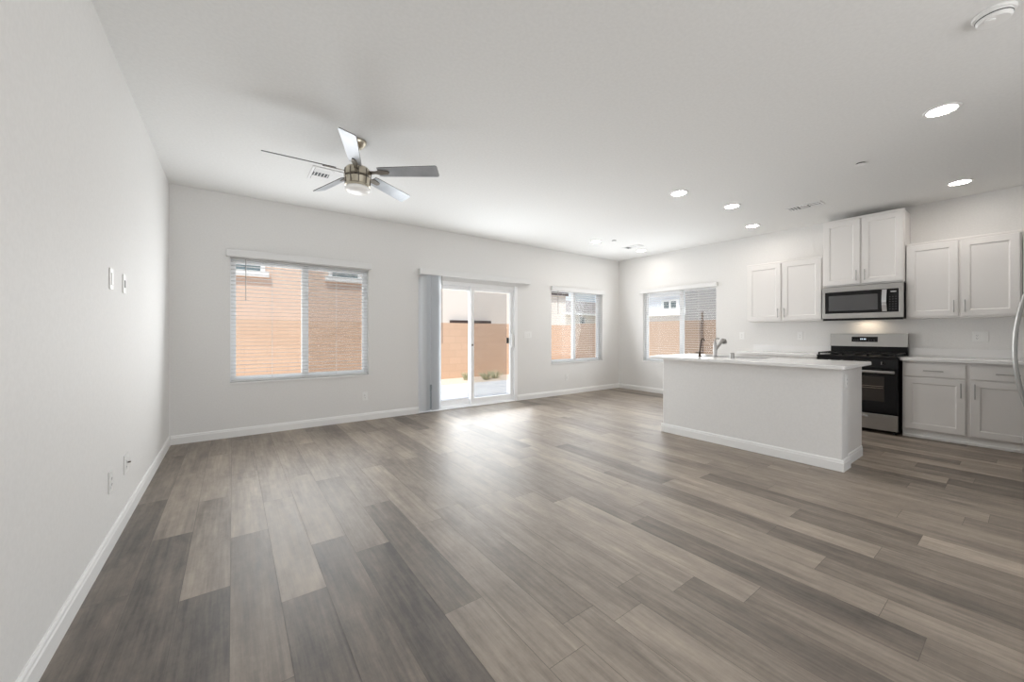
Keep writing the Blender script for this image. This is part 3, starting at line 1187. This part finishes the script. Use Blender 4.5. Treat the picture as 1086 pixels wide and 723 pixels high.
# ------------------------------------------------------------------ refrigerator (only the door handles reach into the picture)
FRX0, FRX1, FRY = 4.50, 5.41, .012
fr = thing('refrigerator', ((FRX0 + FRX1) / 2, -.36, 0), 'steel refrigerator whose curved door handle shows at the right edge', 'refrigerator')
m = MB(); m.box(FRX0 + .004, FRX1 - .004, YN + .04, FRY - .075, .02, 1.76, .006)
m.build('fridge_body', M_blackm, fr)
m = MB(); m.box(FRX0 + .03, FRX1 - .03, YN + .08, FRY - .1, 0, .03)
m.build('feet', M_blackm, fr)
xm = (FRX0 + FRX1) / 2
for x0, x1, hx in ((FRX0, xm - .003, xm - .045), (xm + .003, FRX1, xm + .045)):
    m = MB(); m.box(x0, x1, FRY - .07, FRY, .46, 1.77, .012, 3)
    fd = m.build('door', M_fridge, fr)
    m = MB()
    pts = []
    for i in range(17):
        dz = -.54 + 1.08 * i / 16
        pts.append((hx, FRY + .010 + .082 * (1 - (dz / .54) ** 2), 1.045 + dz))
    m.tube(pts, .0125, 12)
    m.build('handle', M_fridge, fd, smooth=True)
m = MB(); m.box(FRX0, FRX1, FRY - .07, FRY, .03, .452, .012, 3)
fd = m.build('freezer_drawer', M_fridge, fr)
m = MB(); m.tube([(FRX0 + .1, FRY + .002, .39), (FRX0 + .12, FRY + .04, .39), (FRX1 - .12, FRY + .04, .39), (FRX1 - .1, FRY + .002, .39)], .011, 10)
m.build('handle', M_fridge, fd, smooth=True)

# ------------------------------------------------------------------ ceiling fan
FCX, FCY = .826, 3.279
fan = thing('ceiling_fan', (FCX, FCY, ZC), 'five-blade silver ceiling fan with white glass light hanging at the left', 'ceiling fan')
m = MB(); m.lathe([(.068, ZC - .001), (.068, ZC - .012), (.060, ZC - .030), (.035, ZC - .055), (.018, ZC - .060), (0, ZC - .060)], (FCX, FCY, 0))
m.build('ceiling_mount', M_champ, fan, smooth=True)
m = MB(); m.lathe([(.013, ZC - .05), (.013, 2.53)], (FCX, FCY, 0), n=16)
m.build('downrod', M_champ, fan, smooth=True)
m = MB(); m.lathe([(0, 2.545), (.030, 2.545), (.055, 2.530), (.085, 2.520), (.098, 2.505), (.103, 2.470), (.103, 2.455), (.097, 2.450),
                   (.097, 2.440), (.1, 2.436), (.096, 2.405), (.094, 2.385), (.098, 2.380), (.098, 2.368), (.088, 2.362), (0, 2.362)], (FCX, FCY, 0), n=40)
mo = m.build('motor_housing', M_champ, fan, smooth=True)
m = MB()
for i in range(10):
    t = R(i * 36 + 8)
    c_, s_ = math.cos(t), math.sin(t)
    m.tube([(FCX + .1 * c_, FCY + .1 * s_, 2.50), (FCX + .105 * c_, FCY + .105 * s_, 2.47), (FCX + .1 * c_, FCY + .1 * s_, 2.43), (FCX + .098 * c_, FCY + .098 * s_, 2.385)], .004, 6)
m.lathe([(.101, 2.449), (.105, 2.446), (.105, 2.441), (.101, 2.438)], (FCX, FCY, 0), n=40)
m.build('housing_strap', M_dkmetal, mo, smooth=True)
m = MB(); m.lathe([(.088, 2.366), (.098, 2.355), (.100, 2.346), (.094, 2.333), (.074, 2.321), (.040, 2.315), (0, 2.313)], (FCX, FCY, 0), n=40)
m.build('glass_shade', M_dome, fan, smooth=True)
PITCH = R(20)
for k in range(5):
    th = R(-1.7 - 36.09 + 72 * k)
    rot = Matrix.Rotation(th, 4, 'Z') @ Matrix.Rotation(-PITCH, 4, 'X')
    tr = Matrix.Translation((FCX, FCY, 2.488)) @ rot
    b = bmesh.new()
    out = [(.17, -.046), (.20, -.050), (.645, -.060), (.657, -.057), (.662, -.048), (.662, .048), (.657, .057), (.645, .060), (.20, .050), (.17, .046)]
    lo_ = [b.verts.new((x, y_, -.003)) for x, y_ in out]
    hi_ = [b.verts.new((x, y_, .003)) for x, y_ in out]
    b.faces.new(lo_); b.faces.new(hi_)
    for i in range(len(out)):
        j = (i + 1) % len(out)
        b.faces.new((lo_[i], lo_[j], hi_[j], hi_[i]))
    m = MB(); m._merge(b, tr)
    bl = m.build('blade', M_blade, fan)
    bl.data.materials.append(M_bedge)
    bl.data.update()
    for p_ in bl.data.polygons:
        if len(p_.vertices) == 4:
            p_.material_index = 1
    b = bmesh.new()
    out = [(.085, -.018), (.15, -.014), (.185, -.024), (.25, -.018), (.262, 0), (.25, .018), (.185, .024), (.15, .014), (.085, .018)]
    lo_ = [b.verts.new((x, y_, -.010)) for x, y_ in out]
    hi_ = [b.verts.new((x, y_, -.0035)) for x, y_ in out]
    b.faces.new(lo_); b.faces.new(hi_)
    for i in range(len(out)):
        j = (i + 1) % len(out)
        b.faces.new((lo_[i], lo_[j], hi_[j], hi_[i]))
    m = MB(); m._merge(b, tr)
    m.build('blade_bracket', M_dkmetal, bl)

# ------------------------------------------------------------------ recessed lights and other ceiling fittings
LIGHTS = [((4.03, .395), 'recessed ceiling light nearest the camera, high at the right'),
          ((6.10, .473), 'recessed ceiling light above the right-hand wall cabinets'),
          ((4.03, 2.358), 'recessed ceiling light above the left end of the island'),
          ((4.97, 2.218), 'recessed ceiling light over the aisle between island and kitchen wall'),
          ((6.125, 2.447), 'recessed ceiling light in front of the left wall cabinet'),
          ((5.00, 4.431), 'far recessed ceiling light closer to the patio door'),
          ((6.227, 4.403), 'far recessed ceiling light nearest the room corner')]
proto = None
for (x, y), lab in LIGHTS:
    if proto is None:
        proto = thing('recessed_light', (x, y, ZC), lab, 'ceiling light', 'recessed ceiling lights')
        m = MB(); m.lathe([(.072, ZC - .003), (.078, ZC - .008), (.092, ZC - .006), (.096, ZC - .0005), (.072, ZC - .0005)], (x, y, 0), n=40)
        m.build('trim_ring', M_trim, proto, smooth=True)
        m = MB(); m.lathe([(0, ZC - .0045), (.072, ZC - .0045), (.072, ZC - .001), (0, ZC - .001)], (x, y, 0), n=40)
        m.build('lens', M_lens, proto)
    else:
        dup(proto, (x, y, ZC), lab)

# smoke detector
SDX, SDY = 3.02, .125
sd = thing('smoke_detector', (SDX, SDY, ZC), 'round white smoke detector at the top right corner of the ceiling', 'smoke detector')
m = MB(); m.lathe([(.072, ZC - .0005), (.072, ZC - .010), (.068, ZC - .014), (.062, ZC - .014)], (SDX, SDY, 0), n=40)
m.build('base_plate', M_plate, sd, smooth=True)
m = MB(); m.lathe([(.060, ZC - .012), (.060, ZC - .034), (.052, ZC - .042), (0, ZC - .044)], (SDX, SDY, 0), n=40)
bd = m.build('housing', M_plate, sd, smooth=True)
m = MB(); m.lathe([(.0605, ZC - .022), (.0615, ZC - .022), (.0615, ZC - .026), (.0605, ZC - .026)], (SDX, SDY, 0), n=40)
m.build('vent_slot', M_hole, bd)
m = MB(); m.lathe([(.018, ZC - .043), (.018, ZC - .047), (.014, ZC - .049), (0, ZC - .049)], (SDX - .025, SDY + .012, 0), n=24)
m.build('test_button', M_plate, bd, smooth=True)

for (x, y), lab in (((4.685, .962), 'small round sprinkler cover between the two right-hand ceiling lights'),
                    ((5.20, 4.21), 'small round sprinkler cover beside the far ceiling light')):
    t = thing('sprinkler_cover', (x, y, ZC), lab, 'sprinkler cover', 'sprinkler covers on the ceiling')
    m = MB(); m.lathe([(.040, ZC - .010), (.038, ZC - .013), (0, ZC - .014)], (x, y, 0), n=28)
    m.build('cover_plate', M_plate, t, smooth=True)
    m = MB(); m.lathe([(.033, ZC - .0005), (.033, ZC - .011), (0, ZC - .011)], (x, y, 0), n=28)
    m.build('collar', M_hole, t)


def vent(label, x0, x1, y0, y1, pattern):
    """ceiling register; pattern: list of (rect, louvre axis, count, material of the throat)"""
    t = thing('ceiling_vent', ((x0 + x1) / 2, (y0 + y1) / 2, ZC), label, 'ceiling vent', 'air registers on the ceiling')
    m = MB()
    fw_ = .022
    m.box(x0, x1, y0, y0 + fw_, ZC - .008, ZC - .0005, .002); m.box(x0, x1, y1 - fw_, y1, ZC - .008, ZC - .0005, .002)
    m.box(x0, x0 + fw_, y0 + fw_, y1 - fw_, ZC - .008, ZC - .0005, .002); m.box(x1 - fw_, x1, y0 + fw_, y1 - fw_, ZC - .008, ZC - .0005, .002)
    m.build('vent_frame', M_vent, t)
    m = MB(); m.box(x0 + fw_, x1 - fw_, y0 + fw_, y1 - fw_, ZC - .0025, ZC - .0005)
    m.build('throat', M_ventin, t)
    for (ax0, ax1, ay0, ay1, axis, n_, tilt, *wf) in pattern:
        wf = wf[0] if wf else .46
        m = MB()
        for i in range(n_):
            f_ = (i + .5) / n_
            if axis == 'x':      # louvre runs along x
                yc = ay0 + (ay1 - ay0) * f_
                hw = (ay1 - ay0) / n_ * wf
                s1, s2 = (0, .006) if tilt > 0 else (.006, 0)
                m.prism([(ax0, yc - hw, ZC - .004 - s1), (ax0, yc + hw, ZC - .004 - s2), (ax0, yc + hw, ZC - .005 - s2), (ax0, yc - hw, ZC - .005 - s1)], (ax1 - ax0, 0, 0))
            else:
                xc = ax0 + (ax1 - ax0) * f_
                hw = (ax1 - ax0) / n_ * wf
                s1, s2 = (0, .006) if tilt > 0 else (.006, 0)
                m.prism([(xc - hw, ay0, ZC - .004 - s1), (xc + hw, ay0, ZC - .004 - s2), (xc + hw, ay0, ZC - .005 - s2), (xc - hw, ay0, ZC - .005 - s1)], (0, ay1 - ay0, 0))
        m.build('louvre_bank', M_vent, t)
    return t


vx0, vy0 = .605, 3.985
vent('square white ceiling register behind the fan blades', vx0, vx0 + .38, vy0, vy0 + .36,
     [(vx0 + .025, vx0 + .168, vy0 + .025, vy0 + .120, 'x', 5, 1), (vx0 + .025, vx0 + .168, vy0 + .13, vy0 + .215, 'y', 5, -1, .2),
      (vx0 + .025, vx0 + .168, vy0 + .230, vy0 + .335, 'x', 5, 1), (vx0 + .166, vx0 + .19, vy0 + .022, vy0 + .338, 'x', 1, 1),
      (vx0 + .19, vx0 + .356, vy0 + .025, vy0 + .335, 'x', 12, 1)])
vent('white ceiling register in front of the kitchen wall above the range aisle', 5.61, 5.79, 1.51, 1.87,
     [(5.635, 5.765, 1.535, 1.64, 'y', 2, 1, .16), (5.635, 5.765, 1.65, 1.74, 'x', 3, 1, .36), (5.635, 5.765, 1.75, 1.845, 'x', 3, -1, .36)])
vent('white ceiling register between the two far ceiling lights', 5.74, 5.92, 4.13, 4.47,
     [(5.765, 5.895, 4.155, 4.25, 'y', 3, 1, .34), (5.765, 5.895, 4.26, 4.35, 'x', 3, 1, .36), (5.765, 5.895, 4.36, 4.445, 'x', 3, -1, .28)])

# ------------------------------------------------------------------ switches and outlets


def plate(name, label, cat, to, a, z, kinds, group=None):
    """kinds: list of gangs, each 'outlet', 'switch', 'jack' or 'blank'"""
    n_ = len(kinds)
    w = .070 + .046 * (n_ - 1)
    root = thing(name, to(a, 0, z), label, cat, group)

    def bx(mb, A0, A1, d0, d1, Z0, Z1, bev=0):
        p, q = to(A0, d0, Z0), to(A1, d1, Z1)
        mb.box(min(p[0], q[0]), max(p[0], q[0]), min(p[1], q[1]), max(p[1], q[1]), Z0, Z1, bev)
    m = MB(); bx(m, a - w / 2, a + w / 2, -.006, -.0005, z - .058, z + .058, .002)
    pl_ = m.build('face_plate', M_plate, root)
    for i, k in enumerate(kinds):
        c_ = a + (i - (n_ - 1) / 2) * .046
        if k == 'outlet':
            m = MB(); bx(m, c_ - .0165, c_ + .0165, -.0085, -.0055, z - .034, z + .034, .001)
            rc = m.build('receptacle', M_plate, root)
            m = MB()
            for zz in (z + .016, z - .016):
                for o_ in (-.006, .006):
                    bx(m, c_ + o_ - .0012, c_ + o_ + .0012, -.0090, -.008, zz - .004, zz + .004)
                bx(m, c_ - .002, c_ + .002, -.0090, -.008, zz - .011, zz - .007)
            m.build('slots', M_hole, rc)
        elif k == 'switch':
            m = MB(); bx(m, c_ - .0165, c_ + .0165, -.0100, -.0055, z - .033, z + .033, .0015)
            m.build('rocker', M_plate, root)
        elif k == 'jack':
            m = MB()
            p = to(c_, -.0055, z)
            q = to(c_, -.020, z)
            m.tube([p, q], .005, 10)
            m.build('coax_jack', M_dkmetal, root)
        elif k == 'gap':
            m = MB(); bx(m, c_ - .012, c_ + .012, -.0068, -.0055, z - .022, z + .022)
            m.build('opening', M_hole, root)
    return root


def left_to(a, d, z):
    return (XL - d, a, z)


def isl_to(a, d, z):
    return (a, IY0 + d, z)


plate('wall_plate', 'upper white plate with rocker on the left wall, nearer the camera', 'switch plate', left_to, 2.98, 1.465, ['switch'], 'plates on the left wall')
plate('wall_plate', 'upper white plate with dark opening on the left wall, nearer the corner', 'switch plate', left_to, 3.29, 1.470, ['gap'], 'plates on the left wall')
plate('outlet', 'low white outlet on the left wall, nearer the camera', 'outlet', left_to, 2.965, .365, ['outlet'], 'plates on the left wall')
plate('outlet', 'low double white plate with cable jack on the left wall, nearer the corner', 'outlet', left_to, 3.345, .360, ['outlet', 'jack'], 'plates on the left wall')
plate('outlet', 'white outlet low on the back wall under the wide left window', 'outlet', back_to, 1.44, .325, ['outlet'])
plate('outlet', 'white outlet low on the back wall under the small right window', 'outlet', back_to, 5.206, .328, ['outlet'])
plate('light_switch', 'white three-gang light switch right of the patio door', 'light switch', back_to, 4.245, 1.148, ['switch', 'switch', 'switch'])
plate('outlet', 'white outlet on the kitchen wall nearest the window', 'outlet', right_to, 2.86, 1.134, ['outlet'], 'outlets above the worktops')
plate('outlet', 'white outlet on the kitchen wall just left of the range', 'outlet', right_to, 2.06, 1.137, ['outlet'], 'outlets above the worktops')
plate('outlet', 'double white outlet plate on the kitchen wall right of the range', 'outlet', right_to, .375, 1.133, ['switch', 'outlet'], 'outlets above the worktops')
plate('outlet', 'white outlet on the narrow end of the island', 'outlet', isl_to, 4.275, .757, ['outlet'])

# ------------------------------------------------------------------ outside
GZ = -.10
FY_ = 9.90
FXR = 9.80
m = MB(); m.box(-14, 60, YB + T + .0, 60, GZ - .4, GZ - .012)
m.box(XR + T, 60, -14, YB + T, GZ - .4, GZ - .012)
structure(m.build('ground', M_gravel), 'pale tan gravel yard outside the windows', 'ground')
m = MB(); m.box(-4, XR + 2.2, YB + T + .002, 8.60, GZ - .011, GZ)
structure(m.build('patio_floor', M_paver), 'pale paver patio outside the sliding door', 'patio')
m = MB()
m.box(-6, FXR + .2, FY_, FY_ + .16, GZ - .012, 1.48)
tag(m.build('block_wall', M_block, None, origin=(2, FY_, GZ)), 'tan block wall across the yard behind the patio door and left window', 'garden wall')
m = MB()
m.box(FXR, FXR + .16, -3, FY_ - .001, GZ - .012, 1.52)
tag(m.build('block_wall', M_block_y, None, origin=(FXR, 4, GZ)), 'tan block wall outside the kitchen wall window', 'garden wall')
m = MB(); m.box(FXR - .06, FXR - .005, 5.06, 5.10, GZ - .012, 1.74, .004)
tag(m.build('steel_post', mat('brown_paint', (.24, .17, .13), .6), None, origin=(FXR - .04, 5.08, GZ)), 'thin dark post standing against the block wall outside the kitchen window', 'post')


def ext_window(root, face, a0, a1, z0, z1, plane, out, mull=True):
    """trimmed window on a house; face 'y' = wall plane y, 'x' = wall plane x; out = outward sign"""
    def bx(mb, A0, A1, d0, d1, Z0, Z1):
        p, q = plane + out * d0, plane + out * d1
        if face == 'y':
            mb.box(A0, A1, min(p, q), max(p, q), Z0, Z1)
        else:
            mb.box(min(p, q), max(p, q), A0, A1, Z0, Z1)
    t_ = .12
    m = MB()
    bx(m, a0 - t_, a0, 0, .06, z0 - t_, z1 + t_); bx(m, a1, a1 + t_, 0, .06, z0 - t_, z1 + t_)
    bx(m, a0, a1, 0, .06, z1, z1 + t_)
    bx(m, a0 - t_ - .1, a1 + t_ + .1, 0, .10, z0 - t_ - .06, z0)
    if mull:
        c_ = (a0 + a1) / 2
        bx(m, c_ - .05, c_ + .05, 0, .05, z0, z1)
    w = m.build('window', M_trim, root)
    m = MB(); bx(m, a0, a1, 0, .02, z0, z1)
    m.build('pane', M_housewin, w)


# tan house behind the wide window
h = thing('house', (1.5, 17, GZ), 'tan stucco house beyond the block wall, seen through the wide left window', 'house')
m = MB(); m.box(-8, 5.3, 14, 20, GZ - .012, 5.6)
m.build('wall', M_stucco_tan, h)
m = MB(); m.prism([(-8.5, 13.4, 5.6), (-8.5, 20.6, 5.6), (-8.5, 17, 7.2)], (14.1, 0, 0))
m.build('roof', M_roof, h)
ext_window(h, 'y', -.90, .68, 3.08, 4.2, 14, -1)
ext_window(h, 'y', 2.70, 3.52, 3.10, 4.2, 14, -1, False)
# pale house behind the patio door
h = thing('house', (9.5, 17, GZ), 'pale cream stucco house beyond the block wall, seen through the patio door', 'house')
m = MB(); m.box(6.2, 13.55, 14, 20, GZ - .012, 5.6)
m.build('wall', M_stucco_pink, h)
m = MB(); m.prism([(5.9, 13.4, 5.6), (5.9, 20.6, 5.6), (5.9, 17, 7.2)], (8.0, 0, 0))
m.build('roof', M_roof, h)
m = MB(); m.box(12.2, 13.62, 13.86, 13.999, 3.06, 3.22)
m.build('awning_rail', M_dkbar, h)
m = MB(); m.box(7.08, 8.96, 13.80, 13.999, 1.60, 1.72, .01)
tag(m.build('ledge', M_dkbar, h), 'dark brown ledge just above the block wall')
# far house seen through the small window
h = thing('house', (31.5, 33, GZ), 'far pale house with brown tiled roof seen in the small window', 'house')
m = MB(); m.box(27.9, 37, 30, 36, GZ - .012, 3.4)
m.build('wall', M_stucco_cream, h)
m = MB(); m.prism([(27.6, 29.3, 3.35), (27.6, 36.7, 3.35), (27.6, 33, 5.1)], (9.8, 0, 0))
m.build('roof', M_roof, h)
m = MB(); m.prism([(27.6, 29.2, 3.2), (27.6, 29.2, 3.42), (27.6, 29.32, 3.42), (27.6, 29.32, 3.2)], (9.8, 0, 0))
m.build('fascia', M_trim, h)
ext_window(h, 'y', 31.2, 31.9, 2.2, 3.0, 30, -1, False)
# white house seen in the left pane of the kitchen-side window
h = thing('house', (23, 13.5, GZ), 'pale blue-white two-storey house seen in the kitchen window, left pane', 'house')
m = MB(); m.box(20, 27, 10.7, 15.2, GZ - .012, 4.6)
m.build('wall', M_stucco_white, h)
m = MB(); m.prism([(19.4, 10.3, 4.6), (27.6, 10.3, 4.6), (23.5, 10.3, 6.2)], (0, 5.3, 0))
m.build('roof', M_roof, h)
m = MB(); m.box(19.86, 19.999, 10.7, 15.2, 3.34, 3.50)
m.build('band_moulding', M_trim, h)
ext_window(h, 'x', 11.85, 12.62, 2.40, 3.0, 20, -1)
m = MB(); m.prism([(18.6, 10.72, 2.15), (20.0, 10.72, 2.15), (20.0, 10.72, 2.62)], (0, 4.4, 0))
m.build('porch_roof', M_trim, h)
# grey house in the right pane
h = thing('house', (15.5, 6.5, GZ), 'grey stucco house close behind the side block wall, kitchen window right pane', 'house')
m = MB(); m.box(13.6, 18.5, 2.0, 7.7, GZ - .012, 5.4)
m.build('wall', M_stucco_grey, h)
m = MB(); m.prism([(13.2, 1.6, 5.4), (18.9, 1.6, 5.4), (16, 1.6, 6.9)], (0, 6.5, 0))
m.build('roof', M_roof, h)

# tufts of grass against the block wall
random.seed(5)


def tuft(label, cx_, cy_, n_, rad, hgt):
    m = MB()
    for i in range(n_):
        a = random.uniform(0, 2 * math.pi)
        r0 = random.uniform(0, rad * .35)
        lean = random.uniform(.3, 1.0) * rad
        hh = hgt * random.uniform(.55, 1.0)
        p0 = Vector((cx_ + r0 * math.cos(a), cy_ + r0 * math.sin(a), GZ - .014))
        p2 = p0 + Vector((lean * math.cos(a), lean * math.sin(a), hh))
        p1 = (p0 + p2) / 2 + Vector((0, 0, hh * .15))
        m.tube([p0, p1, p2], [.009, .007, .0015], 4)
    tag(m.build('grass_tuft', M_leaf, None, origin=(cx_, cy_, GZ)), label, 'plant', 'grass tufts in the gravel strip')


tuft('small dark grass tuft in the gravel, seen through the left door panel', 5.20, 9.30, 40, .14, .24)
tuft('left grass tuft of the pair seen through the right door panel', 5.72, 9.05, 55, .22, .24)
tuft('right grass tuft of the pair seen through the right door panel', 6.12, 9.20, 60, .26, .26)
